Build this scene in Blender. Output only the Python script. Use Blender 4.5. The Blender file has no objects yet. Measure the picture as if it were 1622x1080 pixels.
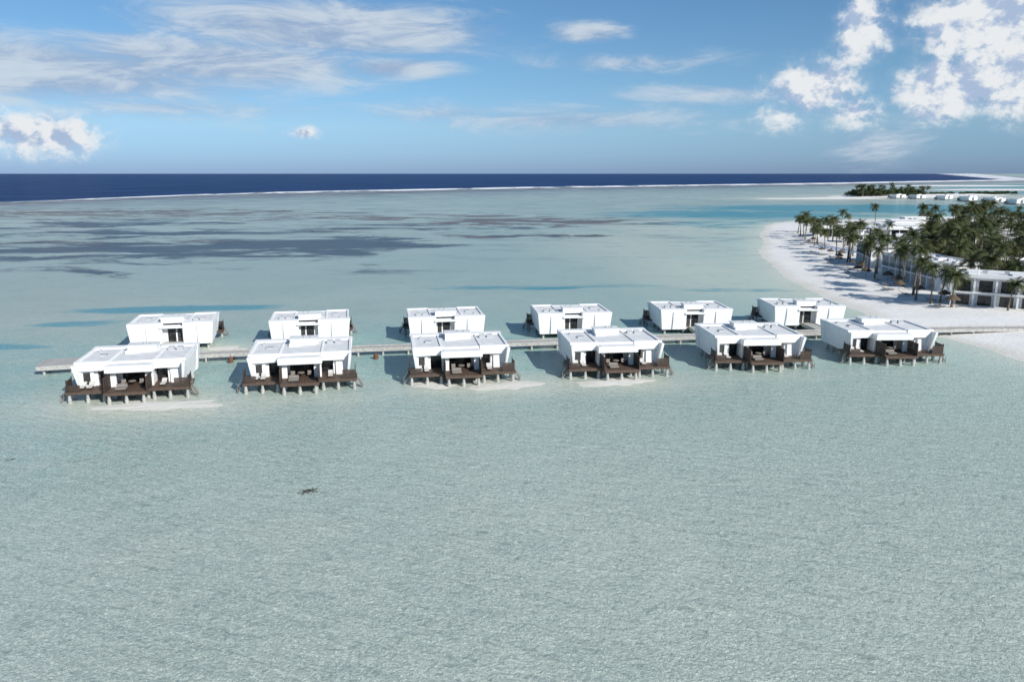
import bpy, math, random
import numpy as np
from mathutils import Vector, Matrix
random.seed(7); np.random.seed(7)
sc=bpy.context.scene
sc.view_settings.view_transform='Standard'; sc.view_settings.look='None'; sc.view_settings.exposure=0

# ------------------------------------------------------------ node helper
class G:
    def __init__(s,nt): s.nt=nt
    def set(s,n,i,v):
        if v is None: return
        if isinstance(v,bpy.types.NodeSocket): s.nt.links.new(v,n.inputs[i])
        else: n.inputs[i].default_value=v
    def n(s,t,**kw):
        n=s.nt.nodes.new(t)
        for k,v in kw.items(): setattr(n,k,v)
        return n
    def m(s,op,a,b=None,c=None,clamp=False):
        n=s.n('ShaderNodeMath',operation=op,use_clamp=clamp)
        s.set(n,0,a); s.set(n,1,b); s.set(n,2,c); return n.outputs[0]
    def vm(s,op,a,b=None):
        n=s.n('ShaderNodeVectorMath',operation=op); s.set(n,0,a); s.set(n,1,b)
        return n.outputs['Value'] if op in('LENGTH','DOT_PRODUCT') else n.outputs[0]
    def ss(s,v,a,b,lo=0.,hi=1.):
        n=s.n('ShaderNodeMapRange',interpolation_type='SMOOTHSTEP')
        s.set(n,0,v); s.set(n,1,a); s.set(n,2,b); s.set(n,3,lo); s.set(n,4,hi); return n.outputs[0]
    def mix(s,f,a,b,bt='MIX'):
        n=s.n('ShaderNodeMix',data_type='RGBA',blend_type=bt)
        s.set(n,0,f)
        for i,v in ((6,a),(7,b)):
            if not isinstance(v,bpy.types.NodeSocket) and len(v)==3: v=(*v,1)
            s.set(n,i,v)
        return n.outputs[2]
    def noise(s,vec,scale,detail=3,rough=.5,dist=0.):
        n=s.n('ShaderNodeTexNoise'); s.set(n,'Vector',vec)
        n.inputs['Scale'].default_value=scale; n.inputs['Detail'].default_value=detail
        n.inputs['Roughness'].default_value=rough; n.inputs['Distortion'].default_value=dist
        return n.outputs[0]
    def comb(s,x,y,z=0.):
        n=s.n('ShaderNodeCombineXYZ'); s.set(n,0,x); s.set(n,1,y); s.set(n,2,z); return n.outputs[0]
    def ramp(s,f,stops):
        n=s.n('ShaderNodeValToRGB'); s.set(n,0,f); cr=n.color_ramp
        while len(cr.elements)<len(stops): cr.elements.new(.5)
        for e,(p,c) in zip(cr.elements,stops): e.position=p; e.color=(*c,1)
        return n.outputs[0]
    def attr(s,name):
        n=s.n('ShaderNodeAttribute',attribute_name=name); return n.outputs['Fac']

def mat(name,fn):
    m=bpy.data.materials.new(name); m.use_nodes=True; nt=m.node_tree
    fn(G(nt),nt.nodes['Principled BSDF']); return m
def simple(name,col,rough=.7,var=.12,scale=2.,bump=0.,spec=.3,stain=None):
    def fn(g,b):
        tc=g.n('ShaderNodeTexCoord').outputs['Object']
        n=g.noise(tc,scale,4,.6)
        f=g.ss(n,.3,.7,1-var,1+var*.4)
        c=g.vm('SCALE',(0,0,0))
        vn=c.node; vn.inputs[0].default_value=col; g.nt.links.new(f,vn.inputs['Scale'])
        col2=c
        if stain:
            n2=g.noise(tc,scale*.35,3,.65); col2=g.mix(g.ss(n2,.5,.72,0,.5),c,stain)
        g.nt.links.new(col2,b.inputs['Base Color'])
        b.inputs['Roughness'].default_value=rough; b.inputs['Specular IOR Level'].default_value=spec
    return mat(name,fn)
def wood(name,c1,c2,w=.15,axis=0):
    def fn(g,b):
        tc=g.n('ShaderNodeTexCoord').outputs['Object']
        sp=g.n('ShaderNodeSeparateXYZ'); g.set(sp,0,tc)
        a=g.m('DIVIDE',sp.outputs[axis],w)
        fr=g.m('FRACT',a); fl=g.m('FLOOR',a)
        wn=g.n('ShaderNodeTexWhiteNoise',noise_dimensions='1D'); g.set(wn,'W',fl)
        nz=g.noise(tc,3,3,.6)
        f=g.m('MULTIPLY_ADD',wn.outputs[0],.5,g.m('MULTIPLY',nz,.5))
        c=g.mix(f,c1,c2)
        gap=g.m('LESS_THAN',fr,.08)
        c=g.mix(g.m('MULTIPLY',gap,.7),c,(.01,.008,.006))
        g.nt.links.new(c,b.inputs['Base Color']); b.inputs['Roughness'].default_value=.65
    return mat(name,fn)

M_white=simple('white_render',(.84,.84,.83),.75,.06,1.2,stain=(.76,.76,.74))
M_roof=simple('white_roof_membrane',(.72,.73,.73),.8,.10,.8,stain=(.60,.60,.59))
M_conc=simple('pale_concrete',(.46,.45,.42),.85,.25,2.5,stain=(.28,.27,.24))
M_deckw=wood('dark_deck_wood',(.060,.038,.026),(.125,.08,.055),.14)
M_screen=wood('dark_screen_wood',(.030,.020,.015),(.065,.042,.030),.10,1)
M_walk=wood('weathered_boardwalk',(.38,.36,.33),(.52,.50,.47),.3)
M_lad=simple('grey_timber',(.26,.235,.21),.8,.25,4)
M_cush=simple('white_cushion',(.55,.54,.52),.9,.05,4)
M_dark=simple('dark_frame',(.03,.028,.026),.5,.2,3)
M_metal=simple('grey_metal',(.45,.46,.47),.45,.1,4)
M_thatch=simple('thatch',(.13,.10,.07),.95,.4,8)
M_trunk=simple('palm_trunk_bark',(.20,.16,.12),.9,.35,3)
def _gl(g,b):
    tc=g.n('ShaderNodeTexCoord').outputs['Object']
    n=g.noise(tc,.9,2)
    g.nt.links.new(g.mix(g.ss(n,.4,.6),(.012,.014,.017),(.05,.052,.05)),b.inputs['Base Color'])
    b.inputs['Roughness'].default_value=.08
M_glass=mat('dark_window_glass',_gl)
def leafmat(name,a,b_,c_):
    def fn(g,b):
        tc=g.n('ShaderNodeTexCoord').outputs['Object']
        n=g.noise(tc,.8,3,.65); oi=g.n('ShaderNodeObjectInfo').outputs['Random']
        c=g.mix(g.ss(n,.35,.65),a,b_); c=g.mix(g.m('MULTIPLY',oi,.45),c,c_)
        g.nt.links.new(c,b.inputs['Base Color']); b.inputs['Roughness'].default_value=.55
        b.inputs['Specular IOR Level'].default_value=.25
    return mat(name,fn)
M_palm=leafmat('palm_leaf',(.042,.062,.020),(.078,.098,.034),(.12,.105,.045))
M_leaf=leafmat('shrub_leaf',(.022,.045,.014),(.06,.085,.028),(.06,.07,.03))
def _sand(g,b):
    p=g.n('ShaderNodeNewGeometry').outputs['Position']
    n=g.noise(p,.08,5,.6); n2=g.noise(p,1.1,3,.6)
    c=g.mix(g.ss(n,.3,.7),(.77,.75,.71),(.86,.85,.82))
    c=g.mix(g.ss(n2,.45,.75,0,.22),c,(.55,.52,.47))
    sp=g.n('ShaderNodeSeparateXYZ'); g.set(sp,0,p)
    wet=g.ss(sp.outputs[2],.02,.30,1,0)
    c=g.mix(g.m('MULTIPLY',wet,.55),c,(.58,.56,.47))
    pl=g.m('MULTIPLY',g.attr('planting'),g.ss(g.noise(p,.12,4,.65),.42,.60))
    c=g.mix(pl,c,(.10,.095,.05))
    g.nt.links.new(c,b.inputs['Base Color']); b.inputs['Roughness'].default_value=.95
    b.inputs['Specular IOR Level'].default_value=.1
    bp=g.n('ShaderNodeBump'); bp.inputs['Strength'].default_value=.5; bp.inputs['Distance'].default_value=.2
    g.set(bp,'Height',n2); g.nt.links.new(bp.outputs[0],b.inputs['Normal'])
M_sand=mat('coral_sand',_sand)
def _pool(g,b):
    p=g.n('ShaderNodeNewGeometry').outputs['Position']
    n=g.noise(p,2,3)
    g.nt.links.new(g.mix(n,(.01,.12,.42),(.02,.2,.55)),b.inputs['Base Color']); b.inputs['Roughness'].default_value=.08
M_pool=mat('pool_water',_pool)

# ------------------------------------------------------------ mesh helper
class P:
    def __init__(s): s.v=[]; s.f=[]
    def add(s,vs,fs):
        o=len(s.v); s.v+= [tuple(v) for v in vs]; s.f+=[tuple(i+o for i in f) for f in fs]
    def box(s,x0,x1,y0,y1,z0,z1,tx0=0,tx1=0,ty0=0,ty1=0):
        vs=[(x0+tx0,y0+ty0,z0),(x1-tx1,y0+ty0,z0),(x1-tx1,y1-ty1,z0),(x0+tx0,y1-ty1,z0),(x0,y0,z1),(x1,y0,z1),(x1,y1,z1),(x0,y1,z1)]
        s.add(vs,[(0,3,2,1),(4,5,6,7),(0,1,5,4),(1,2,6,5),(2,3,7,6),(3,0,4,7)])
    def obox(s,c,d,l,w,z0,z1):
        d=Vector(d[:2]).normalized(); n=Vector((-d.y,d.x)); c=Vector(c[:2])
        q=[c-d*l/2-n*w/2,c+d*l/2-n*w/2,c+d*l/2+n*w/2,c-d*l/2+n*w/2]
        s.add([(p.x,p.y,z0) for p in q]+[(p.x,p.y,z1) for p in q],[(0,3,2,1),(4,5,6,7),(0,1,5,4),(1,2,6,5),(2,3,7,6),(3,0,4,7)])
    def cyl(s,x,y,z0,z1,r0,r1=None,n=10,dx=0,dy=0):
        r1=r0 if r1 is None else r1
        vs=[(x+r0*math.cos(2*math.pi*i/n),y+r0*math.sin(2*math.pi*i/n),z0) for i in range(n)]+[(x+dx+r1*math.cos(2*math.pi*i/n),y+dy+r1*math.sin(2*math.pi*i/n),z1) for i in range(n)]
        s.add(vs,[(i,(i+1)%n,n+(i+1)%n,n+i) for i in range(n)]+[tuple(range(n-1,-1,-1)),tuple(range(n,2*n))])
    def mesh(s,name,m):
        me=bpy.data.meshes.new(name); me.from_pydata(s.v,[],s.f)
        for k in (m if isinstance(m,list) else [m]): me.materials.append(k)
        me.update(); return me
def obj(name,me,parent=None,loc=(0,0,0),rot=0,scale=1):
    o=bpy.data.objects.new(name,me); sc.collection.objects.link(o)
    o.location=loc; o.rotation_euler=(0,0,rot); o.scale=(scale,)*3 if not isinstance(scale,tuple) else scale
    if parent: o.parent=parent
    return o

# ------------------------------------------------------------ island outline, distance helper
SHORE=[(140,60),(105,95),(90,112),(84,125.5),(82.5,139),(80,150),(78,165),(76.5,186),(77.4,211),(81.3,238),(91,284),(110,350),(128,410),(143,445),(150,470),(163,496),(185,514),(230,528),(300,560),(400,600),(700,640),(900,640),(900,60)]
def sdist(X,Y,poly):
    X=np.asarray(X,float); Y=np.asarray(Y,float)
    d=np.full(X.shape,1e18); ins=np.zeros(X.shape,bool); n=len(poly)
    for i in range(n):
        x0,y0=poly[i]; x1,y1=poly[(i+1)%n]; ex,ey=x1-x0,y1-y0
        t=np.clip(((X-x0)*ex+(Y-y0)*ey)/(ex*ex+ey*ey),0,1)
        d=np.minimum(d,(X-x0-t*ex)**2+(Y-y0-t*ey)**2)
        c=((y0>Y)!=(y1>Y))&(X<(x1-x0)*(Y-y0)/((y1-y0) if y1!=y0 else 1e-9)+x0); ins^=c
    d=np.sqrt(d); return np.where(ins,d,-d)
def gridmesh(name,xs,ys,Z,m,attrs={},keep=None):
    nx,ny=len(xs),len(ys); X,Y=np.meshgrid(xs,ys)
    co=np.stack([X,Y,Z],-1).reshape(-1,3)
    i=np.arange((ny-1)*(nx-1)); a=(i//(nx-1))*nx+i%(nx-1)
    F=np.stack([a,a+1,a+1+nx,a+nx],-1)
    if keep is not None:
        k=keep.reshape(-1); F=F[k[F].any(1)]
        used=np.unique(F); mp=-np.ones(len(co),int); mp[used]=np.arange(len(used))
        co=co[used]; F=mp[F]; attrs={k2:v.reshape(-1)[used] for k2,v in attrs.items()}
    me=bpy.data.meshes.new(name); me.vertices.add(len(co)); me.vertices.foreach_set('co',co.ravel())
    me.loops.add(F.size); me.loops.foreach_set('vertex_index',F.ravel().astype(np.int32))
    me.polygons.add(len(F)); me.polygons.foreach_set('loop_start',(np.arange(len(F))*4).astype(np.int32))
    me.polygons.foreach_set('loop_total',np.full(len(F),4,np.int32))
    me.update(calc_edges=True); me.materials.append(m)
    for k2,v in attrs.items():
        at=me.attributes.new(k2,'FLOAT','POINT'); at.data.foreach_set('value',v.ravel().astype(np.float32))
    me.polygons.foreach_set('use_smooth',np.ones(len(F),bool))
    return obj(name,me)

# ------------------------------------------------------------ water
def grow(start,step,f,end):
    out=[]; x=start
    while abs(x)<end: step*=f; x+=step; out.append(x)
    return out
xs=np.arange(-200,560.1,5); xs=np.array(sorted(grow(-200,-5,1.13,90000))+list(xs)+grow(560,5,1.13,90000))
ys=np.arange(-60,700.1,4); ys=np.array(sorted(grow(-60,-6,1.3,60000))+list(ys)+grow(700,4,1.06,90000))
X,Y=np.meshgrid(xs,ys)
sd=sdist(X,Y,SHORE)
shore=np.exp(np.minimum(sd,0)/9.0)
shore2=np.exp(np.minimum(sd,0)/45.0)
def blobs(L):
    A=np.zeros(X.shape)
    for (cx,cy,rx,ry,ang,amp) in L:
        c,s_=math.cos(math.radians(ang)),math.sin(math.radians(ang))
        dx,dy=X-cx,Y-cy; u=(dx*c+dy*s_)/rx; v=(-dx*s_+dy*c)/ry
        A=np.maximum(A,amp*np.exp(-(u*u+v*v)**1.3*.7))
    return A
grass=blobs([(-150,322,105,36,6,1.05),(-75,335,48,58,0,.95),(-215,300,80,30,0,1.),(-190,400,120,40,0,.7),(-110,255,70,22,0,.6),(20,392,50,10,0,.6),(-280,480,150,60,0,.75),(-60,450,80,30,0,.5)])
brown=blobs([(10,512,85,55,5,.95),(40,505,40,28,0,1.1),(12,388,55,14,0,.85),(-100,560,150,50,0,.75),(-175,345,70,22,0,.85),(-300,620,200,80,0,.85),(-90,430,80,20,0,.6)])
teal=blobs([(-78,176,20,4.6,8,1.1),(-89,157,9,4.5,0,.8),(-90,136,9,3,0,1),(-3,211,30,4,4,.7),(9,208,7,2.5,0,1.),(60,206,18,4,0,.6),(40,215,30,5,0,.35),
            (340,700,190,90,0,1),(170,600,110,70,0,.8),(110,480,60,50,0,.5),(420,560,120,60,0,.8),(1300,1900,500,300,20,.8),(800,1300,200,120,0,.6)])
teal2=blobs([(-30,126,95,30,9,.75),(60,146,50,20,4,.8),(-60,90,50,18,0,.45),(30,100,70,14,5,.3)])
sandy=blobs([(60,330,40,90,0,.5),(390,985,110,60,0,1),(560,1075,150,90,0,1),(60,250,26,60,0,.6),(95,440,40,60,0,.6),(1080,1950,200,90,0,1),(-48,100,15,6,0,1),(-3,110,14,5.5,0,.95),(-28,104,12,4,0,.6),(15,112,13,5,0,.9),(39,116,12,4,0,.4),(-51,135,8,4.5,0,.9),(60,60,60,60,0,.15)])
REEF=[(-1000,-900),(-700,250),(-541,850),(-478,1081),(-407,1257),(-240,1444),(54,1773),(578,2169),(937,2440),(1508,3005),(2487,3909),(5000,8500)]
def _water(g,b):
    p=g.n('ShaderNodeNewGeometry').outputs['Position']
    sp=g.n('ShaderNodeSeparateXYZ'); g.set(sp,0,p); x,y=sp.outputs[0],sp.outputs[1]
    fc=g.n('ShaderNodeFloatCurve'); cv=fc.mapping.curves[0]
    pts=[((a+1000)/6000,(c+1000)/10000) for a,c in REEF]
    cv.points[0].location=pts[0]; cv.points[-1].location=pts[-1]
    for q in pts[1:-1]: cv.points.new(*q)
    for q in cv.points: q.handle_type='VECTOR'
    fc.mapping.update()
    g.set(fc,'Value',g.m('MULTIPLY_ADD',x,1/6000,1/6))
    reefy=g.m('MULTIPLY_ADD',fc.outputs[0],10000,-1000)
    n_big=g.noise(p,.006,3,.6)
    d0=g.m('SUBTRACT',reefy,y)
    d=g.m('MULTIPLY_ADD',g.m('SUBTRACT',n_big,.5),60,d0)
    nl=g.noise(p,.02,4,.6,.3); nl2=g.noise(p,.13,4,.65)
    c=g.mix(g.ss(nl,.3,.7),(.325,.390,.340),(.410,.465,.410))
    c=g.mix(g.ss(nl2,.40,.68,0,.40),c,(.27,.350,.312))
    far=g.ss(y,80,300)
    c=g.mix(g.m('MULTIPLY',far,.75),c,(.30,.405,.395))
    c=g.mix(g.m('MULTIPLY',g.attr('teal2'),g.ss(nl2,.3,.6,.4,1)),c,(.20,.40,.375))
    c=g.mix(g.m('MULTIPLY',g.attr('shore2'),.65),c,(.29,.53,.50))
    c=g.mix(g.m('MULTIPLY',g.attr('shore'),.9),c,(.64,.68,.58))
    c=g.mix(g.m('MULTIPLY',g.attr('sandy'),g.ss(nl2,.25,.55,.5,1)),c,(.62,.63,.52))
    st=g.vm('MULTIPLY',p,(.5,1.,1.))
    ns=g.noise(st,.028,5,.70,.6)
    na=g.noise(st,.055,6,.74,.5)        # shared streaky noise
    # reef flat inside the breakers: bluish mauve, darkest near the reef edge, fading to the right
    rb=g.m('MULTIPLY',g.ss(d,820,80),g.ss(y,300,650))
    c=g.mix(g.m('MULTIPLY',rb,g.ss(ns,.36,.58,.40,1.)),c,(.12,.145,.195))
    c=g.mix(g.m('MULTIPLY',g.ss(d,420,120),g.ss(na,.42,.56,.30,.95)),c,(.115,.085,.088))
    # coral mottling over the mid lagoon
    c=g.mix(g.m('MULTIPLY',g.ss(y,190,400),g.ss(na,.50,.66,0,.65)),c,(.15,.20,.225))
    c=g.mix(g.m('MULTIPLY',g.ss(y,240,450),g.ss(ns,.50,.36,0,.45)),c,(.44,.50,.455))
    t=g.attr('teal')
    te=g.ss(g.m('ADD',t,g.m('MULTIPLY',g.m('SUBTRACT',na,.5),1.5)),.30,.75)
    c=g.mix(g.m('MULTIPLY',te,.88),c,(.05,.26,.33))
    k=g.m('MULTIPLY',g.m('SUBTRACT',na,.5),4.2)
    br=g.m('MULTIPLY',g.ss(g.m('ADD',g.attr('brown'),k),.50,.98),g.ss(g.attr('brown'),.05,.4))
    c=g.mix(g.m('MULTIPLY',br,.9),c,(.12,.088,.08))
    k2=g.m('MULTIPLY',g.m('SUBTRACT',ns,.5),3.6)
    gr=g.m('MULTIPLY',g.ss(g.m('ADD',g.m('ADD',g.attr('grass'),k2),g.m('MULTIPLY',k,.45)),.38,.90),g.ss(g.attr('grass'),.05,.4))
    c=g.mix(g.m('MULTIPLY',gr,.94),c,(.05,.075,.108))
    # caustic light net and ripple light/dark painted into the shallow water colour
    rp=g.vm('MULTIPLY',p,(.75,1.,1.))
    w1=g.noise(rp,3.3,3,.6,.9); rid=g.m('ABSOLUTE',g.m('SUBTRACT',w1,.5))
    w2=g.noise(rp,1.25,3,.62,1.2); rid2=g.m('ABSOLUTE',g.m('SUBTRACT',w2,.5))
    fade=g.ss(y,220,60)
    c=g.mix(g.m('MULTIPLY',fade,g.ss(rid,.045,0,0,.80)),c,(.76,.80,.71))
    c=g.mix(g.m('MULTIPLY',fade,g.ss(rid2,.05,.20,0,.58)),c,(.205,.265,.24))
    deep=g.mix(g.ss(n_big,.35,.65),(.007,.032,.115),(.012,.048,.155))
    drop=g.ss(d,5,-25)
    edge=g.ss(d,-20,-160)
    c=g.mix(drop,c,g.mix(edge,(.03,.10,.20),deep))
    wid=g.m('MULTIPLY_ADD',y,.066,14.)
    dd=g.m('DIVIDE',g.m('ABSOLUTE',g.m('ADD',d,g.m('MULTIPLY',g.m('SUBTRACT',na,.5),120))),wid)
    brk=g.noise(g.vm('MULTIPLY',p,(1,.3,1)),.014,4,.72)
    foam=g.m('MULTIPLY',g.ss(dd,.9,.35),g.ss(brk,.40,.52,.10,1))
    cap=g.m('MULTIPLY',g.m('MULTIPLY',g.ss(d,-60,-200),g.ss(na,.69,.76)),.5)
    foam=g.m('MAXIMUM',foam,cap)
    c=g.mix(foam,c,(.90,.91,.92))
    # wind ripples running obliquely to the shore, over short chop
    rot=g.n('ShaderNodeVectorRotate',rotation_type='Z_AXIS'); g.set(rot,'Vector',p); rot.inputs['Angle'].default_value=math.radians(28)
    sw=g.noise(g.vm('MULTIPLY',rot.outputs[0],(.35,1.25,1)),.8,3,.55,.4)
    wv=g.m('ADD',g.m('MULTIPLY',g.noise(rp,3.0,4,.65,.8),.13),g.m('MULTIPLY',sw,.26))
    wd=g.m('MULTIPLY',na,g.m('MULTIPLY',drop,4.0))
    bp=g.n('ShaderNodeBump'); bp.inputs['Strength'].default_value=1.; bp.inputs['Distance'].default_value=1.
    g.set(bp,'Height',g.m('ADD',wv,wd))
    # water body (light scattered back from the bed) + surface reflection; the wave slopes keep the
    # average reflectance of a rippled sea well below the flat-mirror Fresnel value at grazing angles
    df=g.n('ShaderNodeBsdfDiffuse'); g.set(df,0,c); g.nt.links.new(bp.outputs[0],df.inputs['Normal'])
    gl=g.n('ShaderNodeBsdfGlossy'); gl.inputs['Roughness'].default_value=.12; g.nt.links.new(bp.outputs[0],gl.inputs['Normal'])
    gl.inputs[0].default_value=(1,1,1,1)
    fr=g.n('ShaderNodeFresnel'); fr.inputs['IOR'].default_value=1.33; g.nt.links.new(bp.outputs[0],fr.inputs['Normal'])
    fac=g.m('MINIMUM',g.m('MULTIPLY',fr.outputs[0],.8),.21)
    fac=g.m('MULTIPLY',fac,g.m('SUBTRACT',1.,g.m('MULTIPLY',foam,.8)))
    fac=g.m('MULTIPLY',fac,g.m('SUBTRACT',1.,g.m('MULTIPLY',drop,.45)))
    mx=g.n('ShaderNodeMixShader'); g.set(mx,0,fac); g.nt.links.new(df.outputs[0],mx.inputs[1]); g.nt.links.new(gl.outputs[0],mx.inputs[2])
    out=[n for n in g.nt.nodes if n.type=='OUTPUT_MATERIAL'][0]; g.nt.links.new(mx.outputs[0],out.inputs[0])
    g.nt.nodes.remove(b)
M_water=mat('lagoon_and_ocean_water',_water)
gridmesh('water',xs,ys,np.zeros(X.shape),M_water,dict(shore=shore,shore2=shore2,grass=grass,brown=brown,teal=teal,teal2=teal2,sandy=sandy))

# ------------------------------------------------------------ island sand
ix=np.arange(66,700,3.); iy=np.arange(60,660,3.); IX,IY=np.meshgrid(ix,iy)
isd=sdist(IX,IY,SHORE)+1.0*np.sin(IX*.05+IY*.031)+.6*np.sin(IY*.083+1)+.35*np.sin(IX*.31+IY*.17)
IZ=np.clip(isd*.055,-.5,1.3)+.04*np.sin(IX*.5+1.3*np.sin(IY*.11))*np.sin(IY*.43)
plant=np.clip((isd-29)/10,0,1)
gridmesh('beach_sand',ix,iy,IZ,M_sand,dict(planting=plant),keep=IZ>-.42)
fx=np.arange(280,1400,8.); fy=np.arange(880,2100,8.); FX,FY=np.meshgrid(fx,fy)
FZ=np.full(FX.shape,-1.)
for cx,cy,rx,ry,h in [(505,1065,85,55,2.),(400,985,62,16,1.2),(330,968,40,9,.8),(1090,1960,190,60,2.),(620,1150,90,50,1.6),(900,1500,120,40,1.5)]:
    r=np.sqrt(((FX-cx)/rx)**2+((FY-cy)/ry)**2); FZ=np.maximum(FZ,np.clip((1-r)*h*2,-1,h))
gridmesh('distant_island_sand',fx,fy,FZ,M_sand,dict(planting=np.zeros(FX.shape)),keep=FZ>-.3)
def sandbar(cx,cy,rx,ry,ang):
    p=P(); n=48; rings=7; vs=[(0,0,.12)]; ph=random.random()*6
    for k in range(1,rings+1):
        t=k/rings
        for i in range(n):
            a=2*math.pi*i/n; w=1+.20*math.sin(2*a+ph)+.13*math.sin(5*a+ph*2)+.06*math.sin(9*a+ph)
            vs.append((rx*1.5*t*w*math.cos(a),ry*1.5*t*w*math.sin(a),.12-.28*t*t+.02*math.sin(7*a+k)))
    fs=[(0,1+i,1+(i+1)%n) for i in range(n)]
    for k in range(rings-1):
        for i in range(n):
            a=1+k*n; fs.append((a+i,a+n+i,a+n+(i+1)%n,a+(i+1)%n))
    p.add(vs,fs); me=p.mesh('sandbar',M_sand)
    for q in me.polygons: q.use_smooth=True
    obj('sandbar',me,loc=(cx,cy,0),rot=math.radians(ang))
sandbar(-46.5,100.4,6.8,2.7,8); sandbar(-1,110.4,5.0,2.5,10); sandbar(-11.5,110.9,3.6,2.0,0); sandbar(15,112.2,5.4,2.3,6); sandbar(-49.5,134.2,3.4,2.8,0)

# ------------------------------------------------------------ overwater villa (shared part meshes)
def villa_parts():
    W=P(); R=P(); Gs=P(); D=P(); S=P(); C=P(); L=P(); F=P(); T=P(); Fr=P(); U=P()
    C.box(-6.8,6.8,.1,9.9,.95,1.38)
    for x in (-6.2,-2.3,2.3,6.2):
        for y in (1.0,4.2,7.2,9.4): C.cyl(x,y,-1.5,.95,.24)
        C.box(x-.2,x+.2,.3,9.7,.65,.95)
    W.box(-7.2,-6.7,.0,9.0,1.0,4.45,.35,-.35,0,0)
    W.box(6.7,7.2,.0,9.0,1.0,4.45,-.35,.35,0,0)
    W.box(-7.35,-6.95,-1.5,-.25,1.1,5.0,.5,-.4,.9,0)
    W.box(6.95,7.35,-1.5,-.25,1.1,5.0,-.4,.5,.9,0)
    W.box(-7.45,-1.5,9.0,10.7,1.0,5.25,.45,-.05,0,.35)
    W.box(2.1,7.45,9.0,10.7,1.0,5.25,-.05,.45,0,.35)
    W.box(-1.5,2.1,9.0,9.3,1.4,4.6)
    W.box(-1.9,2.4,9.3,10.9,4.25,4.55)
    W.box(-4.2,-3.95,10.72,10.80,1.4,4.8); W.box(4.6,4.85,10.72,10.80,1.4,4.8)
    Gs.box(-.55,.55,9.30,9.36,1.4,3.9); Gs.box(.95,1.75,9.30,9.36,1.4,3.9)
    Fr.box(-.68,-.55,9.30,9.42,1.4,4.0); Fr.box(.55,.68,9.30,9.42,1.4,4.0); Fr.box(-.04,.04,9.36,9.42,1.4,3.9)
    W.box(-6.7,-5.0,.25,.6,1.4,4.45); W.box(5.0,6.7,.25,.6,1.4,4.45)
    W.box(-2.95,-1.9,-.9,-.55,1.4,4.04); W.box(1.9,2.95,-.9,-.55,1.4,4.04)
    W.box(-2.85,-2.45,-.55,3.0,1.4,4.4); W.box(2.45,2.85,-.55,3.0,1.4,4.4)
    W.box(-5.0,-4.6,.6,2.2,1.4,4.45); W.box(4.6,5.0,.6,2.2,1.4,4.45)
    W.box(-2.45,-1.7,1.9,2.2,1.4,4.4); W.box(1.7,2.45,1.9,2.2,1.4,4.4)
    Gs.box(-4.6,-2.85,1.9,2.0,1.4,4.3); Gs.box(2.85,4.6,1.9,2.0,1.4,4.3); Gs.box(-1.7,1.7,2.0,2.1,1.4,4.3)
    Gs.box(-6.4,-5.5,.18,.25,1.7,3.5)
    for x in (-1.7,-.6,.6,1.6,-3.8,3.7,-2.95,2.85): Fr.box(x,x+.09,1.82,1.9,1.4,4.3)
    R.box(-6.95,6.95,.3,9.0,4.9,5.02)
    W.box(-7.3,-6.95,-.25,9.0,4.45,5.25); W.box(6.95,7.3,-.25,9.0,4.45,5.25)
    W.box(-6.95,-2.9,-.25,.3,3.85,5.25); W.box(2.9,6.95,-.25,.3,3.85,5.25)
    W.box(-2.9,2.9,.0,.3,4.45,5.12)
    W.box(-3.1,3.1,-1.9,0,3.75,4.75,0,0,.15,0)
    R.box(-2.8,2.8,-1.6,-.05,4.75,4.80)
    W.box(-3.1,-2.9,.3,9,4.95,5.2); W.box(2.9,3.1,.3,9,4.95,5.2)
    W.box(-1.9,2.1,6.3,8.6,5.02,5.95); R.box(-2.05,2.25,6.15,8.75,5.95,6.08)
    W.box(-2.0,-.3,5.2,6.3,5.02,5.45)
    U.box(3.6,4.5,6.6,7.3,5.02,5.55); U.box(4.8,5.7,6.6,7.3,5.02,5.55); U.box(-5.2,-4.2,4.0,4.9,5.02,5.3)
    U.box(-6.0,-5.6,7,7.4,5.02,5.4); U.cyl(.2,7.4,6.08,6.4,.12); U.cyl(1.2,7.2,6.08,6.35,.1); U.box(3.6,5.6,2.4,2.5,5.02,5.12)
    D.box(-7.9,-2.75,-2.7,1.9,1.22,1.40); D.box(2.75,7.9,-2.7,1.9,1.22,1.40); D.box(-2.60,2.60,-4.3,1.9,1.25,1.43)
    D.box(-7.95,-2.7,-2.82,-2.7,1.05,1.44); D.box(2.7,7.95,-2.82,-2.7,1.05,1.44); D.box(-2.65,2.65,-4.42,-4.3,1.05,1.47)
    D.box(-8.0,-7.9,-2.7,.5,1.05,1.44); D.box(7.9,8.0,-2.7,.5,1.05,1.44)
    D.box(-2.72,-2.6,-4.3,-2.8,1.05,1.46); D.box(2.6,2.72,-4.3,-2.8,1.05,1.46)
    for x in (-6,-4.4): D.box(x,x+.14,-2.7,.1,.9,1.2); D.box(-x,-x+.14,-2.7,.1,.9,1.2)
    for x,y in ((-7.6,-2.4),(-5.3,-2.4),(-3.2,-2.4),(-2.2,-4.0),(0,-4.0),(2.2,-4.0),(3.2,-2.4),(5.3,-2.4),(7.6,-2.4),(-7.6,-.3),(7.6,-.3),(-2.2,-1.2),(2.2,-1.2)):
        C.cyl(x,y,-1.5,1.05,.19)
        C.cyl(x,y,-1.5,.35,.26)
    def screen(x,y0,y1,h):
        S.box(x-.05,x+.05,y0,y0+.12,1.1,1.4+h+.05); S.box(x-.05,x+.05,y1-.12,y1,1.1,1.4+h+.05)
        z=1.46
        while z<1.4+h-.1:
            S.box(x-.03,x+.03,y0+.12,y1-.12,z,z+.17); z+=.20
    screen(-2.68,-4.1,-.95,2.2); screen(2.68,-4.1,-.95,2.2)
    screen(-7.8,-2.6,-.2,1.75); screen(7.8,-2.6,-.2,1.75)
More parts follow.
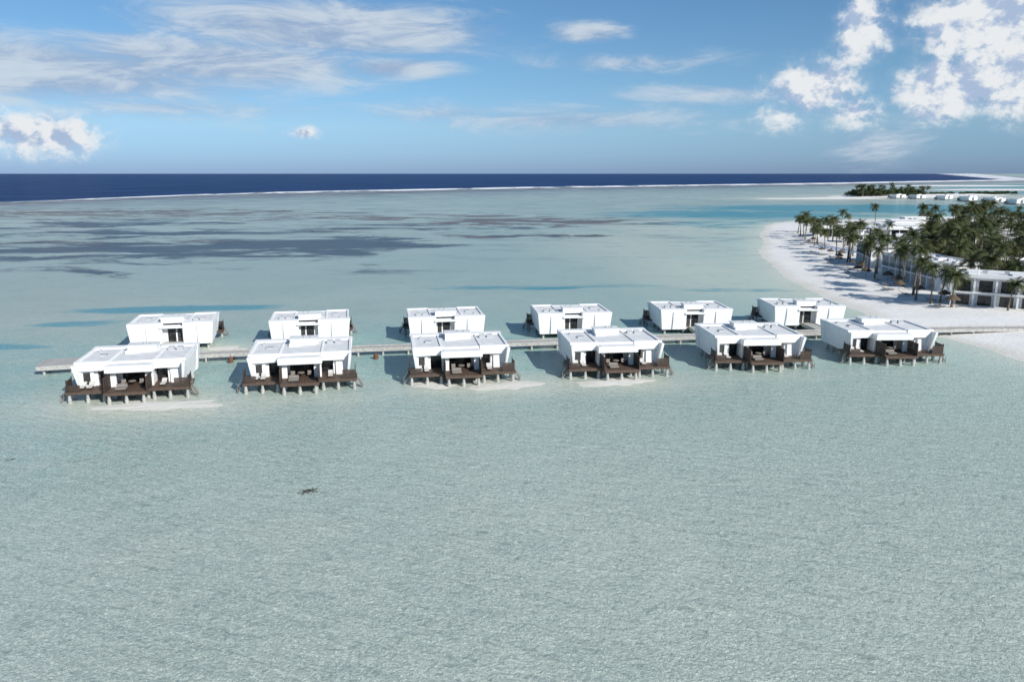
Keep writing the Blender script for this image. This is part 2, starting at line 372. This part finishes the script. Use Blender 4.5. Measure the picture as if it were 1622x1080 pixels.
    def screenx(y,x0,x1,h):
        z=1.46
        while z<1.4+h-.1:
            S.box(x0+.06,x1,y-.03,y+.03,z,z+.17); z+=.20
    screenx(-2.62,5.9,7.74,1.5); screenx(-2.62,-7.74,-6.1,1.0)
    for sg in (-1,1):
        x0=8.02*sg; st_=.13; run=.78
        for k in range(6):
            xx=x0+sg*st_*k; L.box(min(xx,xx+sg*.2),max(xx,xx+sg*.2),-2.0,-1.2,1.2-.26*k,1.27-.26*k)
        for yy in (-2.08,-1.16):
            a=(x0,yy,1.25); bq=(x0+sg*run,yy,-.25)
            L.add([(a[0],yy,a[2]-.2),(bq[0],yy,bq[2]-.2),(bq[0],yy,bq[2]),(a[0],yy,a[2]),(a[0],yy+.06,a[2]-.2),(bq[0],yy+.06,bq[2]-.2),(bq[0],yy+.06,bq[2]),(a[0],yy+.06,a[2])],[(0,1,2,3),(7,6,5,4),(0,4,5,1),(3,2,6,7),(0,3,7,4),(1,5,6,2)])
            L.add([(a[0],yy,a[2]+.85),(bq[0],yy,bq[2]+.85),(bq[0],yy,bq[2]+.92),(a[0],yy,a[2]+.92),(a[0],yy+.05,a[2]+.85),(bq[0],yy+.05,bq[2]+.85),(bq[0],yy+.05,bq[2]+.92),(a[0],yy+.05,a[2]+.92)],[(0,1,2,3),(7,6,5,4),(0,4,5,1),(3,2,6,7),(0,3,7,4),(1,5,6,2)])
            for tt in (.05,.95):
                px=a[0]+(bq[0]-a[0])*tt; pz=a[2]+(bq[2]-a[2])*tt; L.box(px-.03,px+.03,yy,yy+.05,pz-.3 if tt<.5 else -1,pz+.87)
    def lounger(x,y):
        F.box(x-.33,x+.33,y,y+1.2,1.66,1.78); F.add([(x-.33,y+1.2,1.66),(x+.33,y+1.2,1.66),(x+.33,y+1.85,2.1),(x-.33,y+1.85,2.1),(x-.33,y+1.2,1.78),(x+.33,y+1.2,1.78),(x+.33,y+1.8,2.2),(x-.33,y+1.8,2.2)],[(0,3,2,1),(4,5,6,7),(0,1,5,4),(1,2,6,5),(2,3,7,6),(3,0,4,7)])
        for a in (-.28,.24):
            for c_ in (.05,1.1): Fr.box(x+a,x+a+.05,y+c_,y+c_+.05,1.42,1.66)
    for x in (-6.3,-5.3,4.2): lounger(x,-1.6)
    def chair(x,y,m=1):
        T.box(x-.3,x+.3,y-.3,y+.3,1.75,1.87); T.box(x-.3,x+.3,y+.22*m-.05,y+.22*m+.05,1.87,2.3)
        for a in (-.27,.22):
            for c_ in (-.27,.22): Fr.box(x+a,x+a+.05,y+c_,y+c_+.05,1.43,1.75)
    chair(-1.2,-.2); chair(1.2,-.2)
    T.cyl(0,-.3,2.05,2.12,.5,n=14); Fr.cyl(0,-.3,1.43,2.05,.05)
    T.box(-1.6,-.2,-3.2,-2.2,1.6,1.8); T.box(-1.6,-.2,-2.2,-2.05,1.6,2.2)
    Fr.box(-1.6,-.2,-3.2,-2.05,1.44,1.6)
    return [('walls',W,M_white),('roof',R,M_roof),('windows_and_door',Gs,M_glass),('deck',D,M_deckw),('privacy_screens',S,M_screen),('pilings',C,M_conc),
            ('water_stairs',L,M_lad),('sun_loungers',F,M_cush),('terrace_furniture',T,M_lad),('frames',Fr,M_dark),('rooftop_units',U,M_metal)]
VP=[(n,p.mesh('villa_'+n,m)) for n,p,m in villa_parts()]
def villa(x,y,deg,scale=1,mirror=False,z=.30):
    e=bpy.data.objects.new('overwater_villa',None); sc.collection.objects.link(e); e.empty_display_size=1
    e.location=(x,y,z); e.rotation_euler=(0,0,math.radians(deg)); e.scale=(-scale if mirror else scale,scale,.91)
    for n,me in VP: obj(n,me,parent=e)
    return e
FR=[(-51.3,100.9,12),(-29.4,105.5,11),(-6.9,109.8,9),(16.3,113.0,7),(39.3,117.9,4),(61.9,122.0,2)]
RR=[(-58.9,133.4,14),(-35.6,136.4,12),(-11.7,139.8,10),(11.7,143.4,7),(35.1,147.4,4),(58.0,151.2,1)]
front=[];rear=[]
for i,(x,y,t) in enumerate(FR):
    a=math.radians(t); villa(x-4.2*math.sin(a),y+4.2*math.cos(a),t,.975); front.append((x-14.9*math.sin(a),y+14.9*math.cos(a)))
for i,(x,y,t) in enumerate(RR):
    a=math.radians(t); villa(x-10.0*math.sin(a),y+10.0*math.cos(a),180+t,.935,mirror=i in(0,),z=.05); rear.append((x,y))
for (x,y,t) in [(470,985,200),(486,968,200),(500,935,210),(516,915,210),(497,880,205),(515,866,205),(500,835,200),(517,822,200),(497,795,200),(516,775,200)]:
    villa(x,y,t)

# ------------------------------------------------------------ boardwalk
WP=[(-68,120.0),(-60,122.6),(-48,126.2),(-24,130.4),(1,134.5),(28,139.4),(54,143.6),(85,147.0),(120,148.5)]
def walk_y(x):
    for (a,b_),(c,d) in zip(WP,WP[1:]):
        if a<=x<=c: return b_+(d-b_)*(x-a)/(c-a)
    return WP[-1][1]
top=P(); side=P(); pil=P()
def strip(p0,p1,w,z0=1.28):
    a=Vector(p0); b_=Vector(p1); d=(b_-a); l=d.length; d.normalize(); n=Vector((-d.y,d.x)); c=(a+b_)/2
    top.obox(c,d,l+.02,w,z0-.08,z0)
    for sgn in (-1,1):
        side.obox(c+n*sgn*(w/2+.1),d,l+.1,.2,z0-.50,z0+.12)
    k=max(1,int(l/4))
    for i in range(k):
        q=a+d*(l*(i+.5)/k)
        for sgn in (-1,1): pil.cyl(q.x+n.x*sgn*(w/2-.15),q.y+n.y*sgn*(w/2-.15),-1,z0-.3,.18,n=8)
        side.obox(q,n,w-.05,.3,z0-.35,z0-.1)
for p0,p1 in zip(WP,WP[1:]): strip(p0,p1,2.1)
for (x,y),(fx_,fy_,t) in zip(front,FR): strip((x,y),(x-.15*(walk_y(x)-y),walk_y(x)-1.3),1.7,1.30)
for (x,y) in rear: strip((x+.3,walk_y(x)+1.3),(x,y+.9),2.2,1.31)
hx,hy=-70.2,119.3
top.obox((hx,hy),(1,.3),5.0,5.2,1.22,1.34); side.obox((hx+.77,hy-2.55),(1,.3),5.2,.25,.75,1.42); side.obox((hx-2.55,hy-.78),(-.3,1),5.4,.25,.76,1.41)
for dx,dy in ((-1.2,-2.6),(2.4,-1.4),(-2.6,1.2),(1,2)): pil.cyl(hx+dx,hy+dy,-1,1.2,.2)
e=bpy.data.objects.new('boardwalk',None); sc.collection.objects.link(e)
obj('planking',top.mesh('planking',M_walk),e); obj('edge_beams',side.mesh('edge_beams',M_conc),e); obj('pilings',pil.mesh('walk_pilings',M_conc),e)
M_rust=simple('rust_brown',(.16,.08,.045),.7,.3)
for (x,y) in ((-45.6,124.4),(-22.5,127.0),(-41,125.2)):
    p=P(); p.cyl(0,0,-.2,.15,.30,.42,12); p.cyl(0,0,.15,.65,.42,.42,12); p.cyl(0,0,.65,.9,.42,.30,12); p.cyl(0,0,.9,1.25,.05,.05,6)
    obj('mooring_barrel',p.mesh('mooring_barrel',M_rust),loc=(x,y,0))

# ------------------------------------------------------------ resort buildings
BF=[]
def building(name,x,y,deg,bays,depth,st=2,bw=4.2,z0=.9):
    e=bpy.data.objects.new(name,None); sc.collection.objects.link(e); e.location=(x,y,z0); e.rotation_euler=(0,0,math.radians(deg))
    W=P();Gl=P();Rf=P();U=P();Fr=P(); Ln=bays*bw; h=3.3; H=st*h+.5
    W.box(0,Ln,.05,depth,-.6,H-.35)
    for i in range(bays+1): W.box(i*bw-.2,i*bw+.2,-1.8,.05,-.6,H-.35)
    for k in range(st+1):
        z=k*h
        W.box(-.17,Ln+.17,-1.95,-1.8,z-.15,z+.20); W.box(-.17,Ln+.17,-1.8,.04,z-.12,z+.12)
    for i in range(bays):
        for k in range(st):
            Gl.box(i*bw+.8,(i+1)*bw-.8,-.03,.05,k*h+.13,k*h+2.6)
            Fr.box(i*bw+bw/2-.05,i*bw+bw/2+.05,-.08,-.03,k*h+.13,k*h+2.6)
            if k: 
                for q in range(12): Fr.box(i*bw+.24+q*.33,i*bw+.27+q*.33,-1.92,-1.88,k*h+.2,k*h+1.1)
                Fr.box(i*bw+.2,(i+1)*bw-.2,-1.93,-1.87,k*h+1.1,k*h+1.16)
    for s_,y0 in ((-1,3),(1,3)):
        xx=-.05 if s_<0 else Ln; Gl.box(xx,xx+.05,y0,y0+1.2,.8,2.4)
    Rf.box(-.3,Ln+.3,-1.9,depth+.3,H-.35,H-.1)
    W.box(-.5,Ln+.5,-2.15,-1.85,H-.4,H+.25); W.box(-.5,Ln+.5,depth+.3,depth+.6,H-.4,H+.25); W.box(-.6,-.3,-1.85,depth+.3,H-.4,H+.25); W.box(Ln+.3,Ln+.6,-1.85,depth+.3,H-.4,H+.25)
    for i in range(bays):
        U.box(i*bw+1,i*bw+2,depth*.5,depth*.5+.8,H-.1,H+.6); 
        if i%2==0: W.box(i*bw+2.6,i*bw+4.6,depth*.3,depth*.7,H-.1,H+.5)
    for n,p,m in (('walls',W,M_white),('windows',Gl,M_glass),('roof',Rf,M_roof),('rooftop_units',U,M_metal),('railings',Fr,M_dark)): obj(n,p.mesh(name+'_'+n,m),e)
    a=math.radians(deg); BF.append((x,y,math.cos(a),math.sin(a),-1,Ln+1,-3,depth+1))
building('beach_suites_building',99.5,176.5,-33,8,9)
building('beach_suites_building',108,226,-90,7,9)
building('beach_suites_building',118,266,-102,5,9)
building('beach_suites_building',133,205,-40,9,10)
building('resort_building',160,232,-60,8,10)
def pavilion(x,y,deg,w,d,h,z0=1.):
    e=bpy.data.objects.new('resort_pavilion',None); sc.collection.objects.link(e); e.location=(x,y,z0); e.rotation_euler=(0,0,math.radians(deg))
    W=P();Gl=P();Rf=P()
    Gl.box(-w/2+1.6,w/2-1.6,-d/2+1.8,d/2-1.8,0,h-.4)
    nc=int(w/3.5)
    for i in range(nc+1):
        xx=-w/2+1+(w-2)*i/nc
        for yy in (-d/2+1,d/2-1): W.box(xx-.18,xx+.18,yy-.18,yy+.18,-.5,h-.4)
    W.box(-w/2+1.5,-w/2+w*.3,-d/2+1.6,-d/2+1.8,0,h-.4)
    W.box(-w/2,w/2,-d/2,d/2,h-.4,h); Rf.box(-w/2+.3,w/2-.3,-d/2+.3,d/2-.3,h,h+.08)
    W.box(-w/4,w/3,-d/5,d/4,h+.08,h+1.4); Rf.box(-w/4-.6,w/3+.6,-d/5-.6,d/4+.6,h+1.4,h+1.7)
    W.box(-w/2,w/2,-d/2,d/2,-.7,.0)
    for n,p,m in (('walls',W,M_white),('windows',Gl,M_glass),('roof',Rf,M_white)): obj(n,p.mesh('pavilion_'+n,m),e)
    a=math.radians(deg); BF.append((x,y,math.cos(a),math.sin(a),-w/2,w/2,-d/2,d/2))
pavilion(150,372,-20,17,12,4.5); pavilion(172,352,-15,26,18,5.5); pavilion(168,322,-25,22,14,4.5); pavilion(190,385,-10,26,16,5.5)
pavilion(146,338,-30,10,9,4); pavilion(212,420,0,24,14,5); pavilion(188,330,-20,16,14,4.5)
e=bpy.data.objects.new('swimming_pool',None); sc.collection.objects.link(e); e.location=(126,303,1.25); e.rotation_euler=(0,0,math.radians(8))
p=P(); p.box(-3.4,3.4,-15,15,.0,.22); obj('pool_water',p.mesh('pool_water',M_pool),e)
p=P(); 
for a in ((-4.2,-3.4,-15.8,15.8),(3.4,4.2,-15.8,15.8),(-3.4,3.4,-15.8,-15),(-3.4,3.4,15,15.8)): p.box(*a,-.6,.32)
obj('coping',p.mesh('coping',M_white),e); BF.append((126,303,1,0,-6,6,-17,17))

# ------------------------------------------------------------ vegetation
def make_palm(seed,H):
    r=random.Random(seed); tr=P(); lf=P()
    lean=r.uniform(.05,.16)*H; la=r.uniform(0,6.28); n=9; segs=10
    ring=[]
    for k in range(segs+1):
        t=k/segs; rad=.24*(1-t)+.13*t+(.14*(1-t)**6)
        cx=lean*t*t*math.cos(la); cy=lean*t*t*math.sin(la)
        ring.append([(cx+rad*math.cos(2*math.pi*i/n),cy+rad*math.sin(2*math.pi*i/n),H*t-.3) for i in range(n)])
    vs=[v for q in ring for v in q]; tr.add(vs,[(k*n+i,k*n+(i+1)%n,(k+1)*n+(i+1)%n,(k+1)*n+i) for k in range(segs) for i in range(n)])
    top_=Vector((lean*math.cos(la),lean*math.sin(la),H-.3))
    NF=23
    for j in range(NF):
        az=j*2.39996+r.uniform(-.3,.3); el=math.radians(75-105*(j/NF)**.9+r.uniform(-12,12)); Lf=r.uniform(2.9,4.4)
        h=Vector((math.cos(az),math.sin(az),0)); sd_=Vector((-math.sin(az),math.cos(az),0))
        pt=top_.copy(); e_=el; m=13; pts=[pt.copy()]; dirs=[]
        for k in range(m):
            d=h*math.cos(e_)+Vector((0,0,math.sin(e_))); dirs.append(d); pt=pt+d*Lf/m; pts.append(pt.copy()); e_-=math.radians(5.0+3.5*k/m)+r.uniform(-.01,.02)
        for k in range(m):
            t=(k+.5)/m; ln=1.1*math.sin(math.pi*min(1,t*.85+.14))**.7+.1; d=dirs[k]
            for s_ in (-1,1):
                for q in (0,.5):
                    a=pts[k]+(pts[k+1]-pts[k])*q; w=Lf/m*.30
                    tip=a+(sd_*s_*.78+d*.45+Vector((0,0,-.42+r.uniform(-.25,.2))))*ln*r.uniform(.75,1.1)
                    lf.add([a-d*w*.5,a+d*w,tip+d*w*.3,tip-d*w*.1],[(0,1,2,3)])
            a=pts[k]; b2=pts[k+1]; lf.add([a-sd_*.05,b2-sd_*.04,b2+sd_*.04,a+sd_*.05],[(0,1,2,3)])
    for j in range(6):
        a=j*1.05; c=top_+Vector((.28*math.cos(a),.28*math.sin(a),-.25)); tr.cyl(c.x,c.y,c.z-.15,c.z+.15,.13,.1,6)
    return tr.mesh('palm_trunk',M_trunk),lf.mesh('palm_fronds',M_palm)
PALMS=[make_palm(i,h) for i,h in enumerate((9,10.5,8,11.5,7,9.8))]
def inside_building(x,y,mg=0):
    for bx,by,c,s_,x0,x1,y0,y1 in BF:
        dx,dy=x-bx,y-by; u=dx*c+dy*s_; v=-dx*s_+dy*c
        if x0-mg<u<x1+mg and y0-mg<v<y1+mg: return True
    return False
def palm(x,y,s=1.,k=None,z=1.2):
    t,l=PALMS[random.randrange(6) if k is None else k]
    e=bpy.data.objects.new('palm_tree',None); sc.collection.objects.link(e); e.location=(x,y,z); e.rotation_euler=(0,0,random.uniform(0,6.28)); e.scale=(s,s,s)
    obj('trunk',t,e); obj('fronds',l,e)
for x,y in [(141,392),(138,380),(136,368),(133,357),(140,350),(131,345),(129,335),(136,330),(127,325),(133,318),(121,315),(119,306),(122,290),(120,281),(116,270),(113,262),(111,250),(109,243),(107,236),(113,236),(103,222),(104,214),(102,203),(101,196),(97,189),(95,183),(99,180),(97,172),(105,166),(112,163),(146,385),(149,398),(152,388),(143,362),(118,286),(135,296),(138,305),(106,228),(110,258),(94,178),(143,372),(150,404),(139,341)]:
    palm(x+random.uniform(-1.5,1.5),y+random.uniform(-2,2),random.uniform(.72,1.05))
cnt=0; tries=0; placed=[]
while cnt<185 and tries<9000:
    tries+=1
    y=random.uniform(180,480); x=random.uniform(108+(y-180)*.10,.66*y+22)
    if inside_building(x,y,.8): continue
    s=sdist(np.array([x]),np.array([y]),SHORE)[0]
    if s<30: continue
    if y>255 and x<.51*y and random.random()<.88: continue
    if any((x-a)**2+(y-b_)**2<9 for a,b_ in placed): continue
    placed.append((x,y)); palm(x,y,random.uniform(.72,1.2)); cnt+=1
rng=np.random.default_rng(3)
def leafcloud(clumps,name,m,per,size):
    V=[]
    for (x,y,z,rx,ry,rz) in clumps:
        n=int(per*rx*ry**.5); d=rng.normal(size=(n,3)); d/=np.linalg.norm(d,axis=1)[:,None]; d[:,2]=np.abs(d[:,2])*1.0-.15
        r=rng.uniform(.6,1.,n)**.6*(1+.18*np.sin(d[:,0]*7+x)+.15*np.sin(d[:,1]*9+y))
        c=d*r[:,None]*np.array([rx,ry,rz])+np.array([x,y,z])
        a=rng.normal(size=(n,3)); a/=np.linalg.norm(a,axis=1)[:,None]; b_=np.cross(a,rng.normal(size=(n,3))); b_/=np.linalg.norm(b_,axis=1)[:,None]
        s=size*rng.uniform(.6,1.4,n)[:,None]
        V.append(np.stack([c-a*s,c+b_*s*.55,c+a*s,c-b_*s*.55],1))
    V=np.concatenate(V).reshape(-1,3); nq=len(V)//4
    me=bpy.data.meshes.new(name); me.vertices.add(len(V)); me.vertices.foreach_set('co',V.ravel()); me.loops.add(len(V)); me.loops.foreach_set('vertex_index',np.arange(len(V),dtype=np.int32))
    me.polygons.add(nq); me.polygons.foreach_set('loop_start',(np.arange(nq)*4).astype(np.int32)); me.polygons.foreach_set('loop_total',np.full(nq,4,np.int32)); me.update(calc_edges=True); me.materials.append(m)
    return obj(name,me)
cl=[]; tries=0
while len(cl)<310 and tries<9000:
    tries+=1
    y=random.uniform(168,480); x=random.uniform(104+(y-168)*.13,.66*y+20)
    if inside_building(x,y,1.2) or sdist(np.array([x]),np.array([y]),SHORE)[0]<28: continue
    if y>255 and x<.50*y and random.random()<.55: continue
    r=random.uniform(1.2,3.4); cl.append((x,y,1.2,r,r*random.uniform(.8,1.2),r*random.uniform(.5,1.1)))
leafcloud(cl,'tropical_shrubs',M_leaf,90,.30)
cl=[]
for i in range(90):
    x=random.uniform(448,540); y=1055+random.uniform(-22,26); r=random.uniform(4,7)
    cl.append((x,y,random.uniform(2,6),r,r,random.uniform(3.5,6.5)))
for i in range(50):
    x=random.uniform(560,760); y=1120+(x-560)*.5+random.uniform(-20,20); r=random.uniform(3,5); cl.append((x,y,1,r,r,3.))
leafcloud(cl,'distant_trees',M_leaf,16,.9)
for i in range(26): palm(random.uniform(445,545),1045+random.uniform(-14,25),random.uniform(1.0,1.35),z=1.5)

# ------------------------------------------------------------ beach furniture
def parasol_mesh():
    a=P(); b_=P(); n=12
    b_.cyl(0,0,0,2.3,.06,.05,8)
    rings=[(1.7,1.95),(1.45,2.15),(1.0,2.5),(.5,2.85),(.05,3.15)]
    vs=[(r*(1+(.06 if i%2 else 0))*math.cos(2*math.pi*i/n),r*(1+(.06 if i%2 else 0))*math.sin(2*math.pi*i/n),z-(.12 if i%2 and k==0 else 0)) for k,(r,z) in enumerate(rings) for i in range(n)]
    a.add(vs,[(k*n+i,k*n+(i+1)%n,(k+1)*n+(i+1)%n,(k+1)*n+i) for k in range(4) for i in range(n)])
    return a.mesh('parasol_thatch',M_thatch),b_.mesh('parasol_pole',M_lad)
PM=parasol_mesh()
def lounger_mesh():
    a=P(); a.box(-.33,.33,0,1.3,.30,.42); a.add([(-.33,1.3,.30),(.33,1.3,.30),(.33,1.95,.75),(-.33,1.95,.75),(-.33,1.3,.42),(.33,1.3,.42),(.33,1.9,.85),(-.33,1.9,.85)],[(0,3,2,1),(4,5,6,7),(0,1,5,4),(1,2,6,5),(2,3,7,6),(3,0,4,7)])
    for x in (-.3,.25):
        for y in (.1,1.2): a.box(x,x+.06,y,y+.06,0,.3)
    return a.mesh('sun_lounger',M_lad)
LM=lounger_mesh()
for i in range(20):
    t=i/19; y=172+t*165; x=98+(y-170)*.10+2.0*math.sin(i*1.7)-1+ (y>230)*(y-230)*.12
    if inside_building(x,y,.6): continue
    e=bpy.data.objects.new('beach_parasol',None); sc.collection.objects.link(e); e.location=(x,y,1.1); s=random.uniform(.7,.95); e.scale=(s,s,s); e.rotation_euler=(0,0,random.random())
    obj('thatch',PM[0],e); obj('pole',PM[1],e)
    for k in (-1,1): obj('sun_lounger',LM,loc=(x-2.1,y+k*.7,1.15),rot=math.radians(80+random.uniform(-15,15)))
M_weed=simple('seaweed',(.07,.075,.055),.7,.3)
def weed(cx,cy,rx,ry,n):
    p=P()
    for i in range(n):
        x=random.gauss(0,rx); y=random.gauss(0,ry)+.25*math.sin(x*3); a=random.random()*6.28; l=random.uniform(.08,.26); w=.05
        dx,dy=math.cos(a),math.sin(a)*.6
        p.add([(x-dx*l+dy*w,y-dy*l-dx*w,.006+i*.0002),(x+dx*l+dy*w,y+dy*l-dx*w,.006+i*.0002),(x+dx*l-dy*w,y+dy*l+dx*w,.006+i*.0002),(x-dx*l-dy*w,y-dy*l+dx*w,.006+i*.0002)],[(0,1,2,3)])
    obj('seaweed_clump',p.mesh('seaweed',M_weed),loc=(cx,cy,0))
weed(-19.7,71.6,.45,.35,80); weed(-53.8,80.2,.3,.1,14); weed(-46,79.8,.4,.05,6)

# ------------------------------------------------------------ sun + sky
EL=32.; AZ=139.5
to_sun=Vector((math.sin(math.radians(AZ))*math.cos(math.radians(EL)),math.cos(math.radians(AZ))*math.cos(math.radians(EL)),math.sin(math.radians(EL))))
sl=bpy.data.lights.new('sun','SUN'); sl.energy=5.0; sl.angle=math.radians(.5); sl.color=(1,.965,.91)
so=bpy.data.objects.new('sun',sl); sc.collection.objects.link(so); so.rotation_euler=to_sun.to_track_quat('Z','Y').to_euler()
w=bpy.data.worlds.new('sky'); sc.world=w; w.use_nodes=True; nt=w.node_tree; nt.nodes.clear(); g=G(nt)
sky=g.n('ShaderNodeTexSky',sky_type='NISHITA'); sky.sun_disc=False; sky.sun_elevation=math.radians(EL); sky.sun_rotation=math.radians(AZ); sky.air_density=1.; sky.dust_density=.2; sky.ozone_density=2.5
tc=g.n('ShaderNodeTexCoord').outputs['Generated']; sp=g.n('ShaderNodeSeparateXYZ'); g.set(sp,0,tc)
az=g.m('ARCTAN2',sp.outputs[0],sp.outputs[1]); el=g.m('ARCSINE',sp.outputs[2])
tint=g.ramp(g.m('MULTIPLY',el,2.5,clamp=True),[(0,(.32,.51,1.10)),(.05,(.39,.61,1.12)),(.14,(.53,.74,1.06)),(.30,(.56,.78,.98)),(.5,(.54,.77,.95)),(1,(.8,.95,1.0))])
skc=g.mix(1.,sky.outputs[0],tint,'MULTIPLY')
def pe(u,v):
    k=1.0222+.000166*(275-v); s=(u-811)/1249/k; e_=.9782*(275-v)/1249/k; a=math.atan(s); return a,math.atan(e_*math.cos(a))
pos=g.comb(az,el)
def masks(L):
    out=None
    for (u,v,ru,rv,amp) in L:
        a,e_=pe(u,v); ra=ru*.00076; re=rv*.00074
        d=g.vm('LENGTH',g.vm('MULTIPLY',g.vm('SUBTRACT',pos,(a,e_,0)),(1/ra,1/re,0)))
        m=g.m('MULTIPLY',g.m('SUBTRACT',1.,d),amp)
        out=m if out is None else g.m('MAXIMUM',out,m)
    return g.m('MAXIMUM',out,-1.)
mw=masks([(60,112,430,62,1.15),(330,98,350,56,1.1),(520,48,350,54,1.2),(625,108,130,24,1.),(930,52,85,20,1.),(1000,100,200,20,.5),(900,190,320,30,.6),(1120,150,180,20,.5),(250,170,320,28,.55),(1380,228,90,38,.6),(700,180,170,22,.5)])
wp=g.vm('MULTIPLY',pos,(6.,26.,1)); nw=g.noise(wp,1.3,7,.66,.6)
dw=g.ss(g.m('MULTIPLY_ADD',nw,1.35,g.m('MULTIPLY',mw,.85)),.62,1.36,0,.90)
mc=masks([(1368,52,52,62,1.2),(1290,140,85,56,1.15),(1350,178,60,34,.9),(1235,185,50,30,.8),(1570,28,125,70,1.5),(1510,140,100,58,1.35),(1605,120,70,80,1.25),(1470,180,60,24,.7),(55,212,125,46,1.05),(482,210,30,15,.8)])
cp=g.vm('MULTIPLY',pos,(20.,24.,1)); nc=g.noise(cp,1.5,7,.64,.15)
nc2=g.noise(g.vm('ADD',cp,(.16,.22,0)),1.5,5,.58,.15)
dc=g.ss(g.m('MULTIPLY_ADD',nc,1.8,g.m('MULTIPLY',mc,1.0)),1.0,1.62)
soft=g.ss(g.m('MULTIPLY_ADD',nc,1.0,g.m('MULTIPLY',mc,.9)),.40,1.4,0,.55)
lit=g.ss(g.m('SUBTRACT',nc,nc2),-.13,.07)
ccol=g.mix(lit,(.43,.55,.75),(.88,.91,.94))
wcol=g.mix(g.ss(nw,.38,.62),(.38,.51,.72),(.70,.79,.89))
b1=g.n('ShaderNodeBackground'); g.set(b1,0,skc); b1.inputs[1].default_value=.10
b2=g.n('ShaderNodeBackground'); g.set(b2,0,wcol); b2.inputs[1].default_value=.85
b3=g.n('ShaderNodeBackground'); g.set(b3,0,ccol); b3.inputs[1].default_value=.92
m1=g.n('ShaderNodeMixShader'); g.set(m1,0,dw); nt.links.new(b1.outputs[0],m1.inputs[1]); nt.links.new(b2.outputs[0],m1.inputs[2])
m2=g.n('ShaderNodeMixShader'); g.set(m2,0,g.m('MAXIMUM',dc,soft)); nt.links.new(m1.outputs[0],m2.inputs[1]); nt.links.new(b3.outputs[0],m2.inputs[2])
o=g.n('ShaderNodeOutputWorld'); nt.links.new(m2.outputs[0],o.inputs[0])

# ------------------------------------------------------------ camera
cd=bpy.data.cameras.new('camera'); cd.sensor_width=36; cd.lens=27.72; cd.clip_start=.5; cd.clip_end=200000
co=bpy.data.objects.new('camera',cd); sc.collection.objects.link(co); co.location=(0,0,30); co.rotation_euler=(math.radians(78.02),0,0); sc.camera=co
